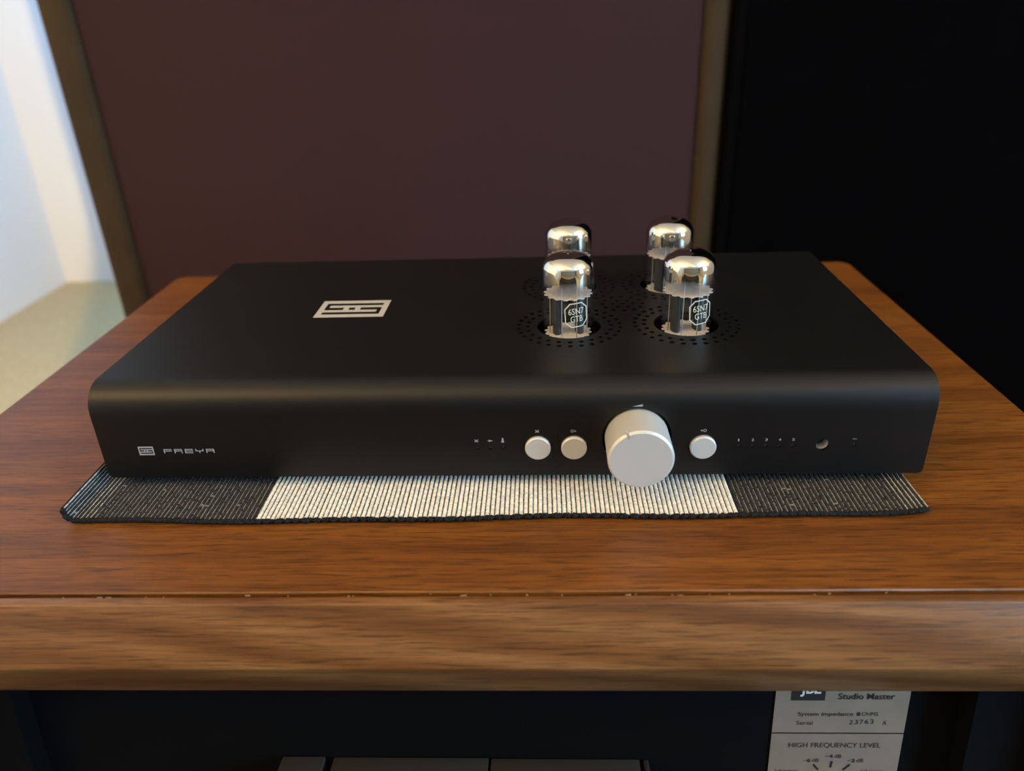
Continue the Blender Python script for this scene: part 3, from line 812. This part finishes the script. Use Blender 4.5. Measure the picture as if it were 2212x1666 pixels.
# volume knob with a notch on its rim
kn = MB().lathe([(KR-0.0006, 0.004), (KR, 0.0030), (KR, -0.0192), (KR-0.0010, -0.0203)], n=96, axis='y')
kn = kn.build('volume_knob', MAT['alu'], None, smooth=True)
ang = math.radians(116)
nx_, nz_ = math.cos(ang), math.sin(ang)
nc_ = MB()
px_, pz_ = nx_*KR, nz_*KR
nc_.box(-0.0026, 0.0022, -0.0012, 0.0012, -0.00055, 0.00055)
Rm = Matrix.Rotation(-ang, 3, 'Y')
nc_.v = [tuple(Rm @ Vector(v) + Vector((px_, -0.0203, pz_))) for v in nc_.v]
boolean_cut(kn, nc_)
kn.parent = amp; kn.location = (KX, 0, KZ-AZ)
kn['label'] = 'large silver volume knob'
bm = bmesh.new(); bm.from_mesh(kn.data)
for f_ in bm.faces: f_.smooth = True
for e in bm.edges:
    if len(e.link_faces) != 2 or e.calc_face_angle(0) > 0.3: e.smooth = False
bm.to_mesh(kn.data); bm.free()
pm_ = MB(); pm_.box(-0.0024, 0.0018, -0.00035, 0.00115, -0.00035, 0.00035)
pm_.v = [tuple(Rm @ Vector(v) + Vector((px_-nx_*0.0003, -0.0203+0.0003, pz_-nz_*0.0003))) for v in pm_.v]
po = pm_.build('pointer', MAT['alu_bright'], kn)

# ------------------------------------------------------------------ vacuum tubes
TR = 0.0142
GET = getter_mat(0.0275, 0.0330)   # heights above the tube's own origin
TZ0 = 0.0548                       # origin of a tube: its lower mica
def mica_disc(r, teeth, z):
    n = teeth*4
    pts = []
    for k in range(n):
        a = 2*PI*k/n; ph = k % 4
        rr = r*(1.0 if ph in (0, 1) else 0.90)
        pts.append((rr*math.cos(a), rr*math.sin(a)))
    return MB().prism(pts, 'z', z-0.0002, z+0.0002)
dome = []
H_T = 0.0458
for k in range(13):                       # shoulder
    a = PI/2*k/12
    dome.append((0.0052+(TR-0.0052)*math.cos(a), H_T-0.0092 + 0.0080*math.sin(a)))
dome += [(0.0034, H_T-0.0010), (0.0018, H_T-0.0004), (0.0004, H_T)]
TUBE_LABELS = [
    'clear glass vacuum tube with cream octagon print, front left of the four',
    'clear glass vacuum tube with cream octagon print, front right of the four',
    'glass vacuum tube with silvered dome, rear left behind the printed one',
    'glass vacuum tube with silvered dome, rear right nearest the brown trim']
def amp_world(x, y, z):
    c_, s_ = math.cos(DY), math.sin(DY)
    return (c_*x - s_*y, s_*x + c_*y, z)
def bend(q, az, zc, r=TR+0.00012):
    return [(r*math.sin(az+x/r), -r*math.cos(az+x/r), zc+z) for x, z in q]
for ti, (tx, ty, rot, printed) in enumerate(TUBES):
    t = empty('vacuum_tube', amp_world(tx, ty, TZ0), DY)
    tag(t, TUBE_LABELS[ti], 'vacuum tube', 'vacuum tubes on the preamplifier')
    MB().lathe([(TR*0.97, -0.010), (TR, -0.008)] + [(TR, 0.010), (TR, 0.030)] + dome, n=64, cap0=False, cap1=True).build('glass_envelope', MAT['glass'], t, smooth=True, angle=1.2)
    gp = [(TR-0.0004, 0.0262), (TR-0.0004, 0.031), (TR-0.0004, 0.034)] + [(max(r-0.0004, 0.0002), h-0.0004) for r, h in dome]
    MB().lathe(gp, n=64, cap0=False, cap1=True).build('getter_mirror', GET, t, smooth=True, angle=1.2)
    MB().lathe([(0.0158, -0.030), (0.0160, -0.011), (0.0150, -0.009), (0.0120, -0.0085)], n=40).build('base', MAT['bakelite'], t, smooth=True)
    r0 = math.radians(rot)
    a = mica_disc(0.0132, 16, 0.0227).build('mica_spacer', MAT['mica'], t); a.rotation_euler.z = r0
    a = mica_disc(0.0130, 16, 0.0).build('mica_spacer', MAT['mica'], t); a.rotation_euler.z = r0
    for s in (-1, 1):
        pts = [(0.0024*math.cos(2*PI*k/20), 0.0046*math.sin(2*PI*k/20)) for k in range(20)]
        o = MB().prism(pts, 'z', 0.0003, 0.0223).build('anode_plate', MAT['plate'], t, smooth=True)
        c_, s_ = math.cos(r0*0.5), math.sin(r0*0.5)
        o.location = (s*0.0062*c_, s*0.0062*s_-0.001, 0); o.rotation_euler.z = r0*0.5
    for (rx, ry, zt_) in ((-0.0036, -0.0095, 0.030), (0.0044, -0.0098, 0.0285), (0.0102, -0.003, 0.0235), (-0.0098, -0.002, 0.0235), (0.004, 0.0095, 0.028), (-0.004, 0.0095, 0.028)):
        o = MB().lathe([(0.00032, -0.002), (0.00032, zt_)], c=(rx, ry, 0), n=8).build('support_rod', MAT['rod'], t, smooth=True)
    if printed:
        az = math.radians(17 if ti == 0 else 21)
        zc = 0.0148
        pr = MB()
        w2_, h2_, ch = 0.0064, 0.0069, 0.0031
        tilt = math.radians(4)
        def rotq(q): return [(x*math.cos(tilt)-z*math.sin(tilt), x*math.sin(tilt)+z*math.cos(tilt)) for x, z in q]
        oc = [(-w2_+ch, -h2_), (w2_-ch, -h2_), (w2_, -h2_+ch), (w2_, h2_-ch), (w2_-ch, h2_), (-w2_+ch, h2_), (-w2_, h2_-ch), (-w2_, -h2_+ch)]
        so_ = []; si_ = []
        for k in range(8):
            p0, p1 = oc[k], oc[(k+1) % 8]
            for j in range(5):
                f_ = j/5; so_.append((p0[0]+(p1[0]-p0[0])*f_, p0[1]+(p1[1]-p0[1])*f_))
        si_ = [(x*(1-0.00058/w2_), z*(1-0.00058/h2_)) for x, z in so_]
        n = len(so_)
        pr.add(bend(rotq(so_), az, zc) + bend(rotq(si_), az, zc), [(k, (k+1) % n, n+(k+1) % n, n+k) for k in range(n)])
        for body, x0, z0, w_ in (('6SN7', -0.0043, 0.0005, 0.0086), ('GTB', -0.0034, -0.0038, 0.0068)):
            q, f_ = text2d(body, x0, z0, w_, 0.0034, 0.004); pr.add(bend(rotq(q.tolist()), az, zc), f_)
        pr.build('print', MAT['print'], t)
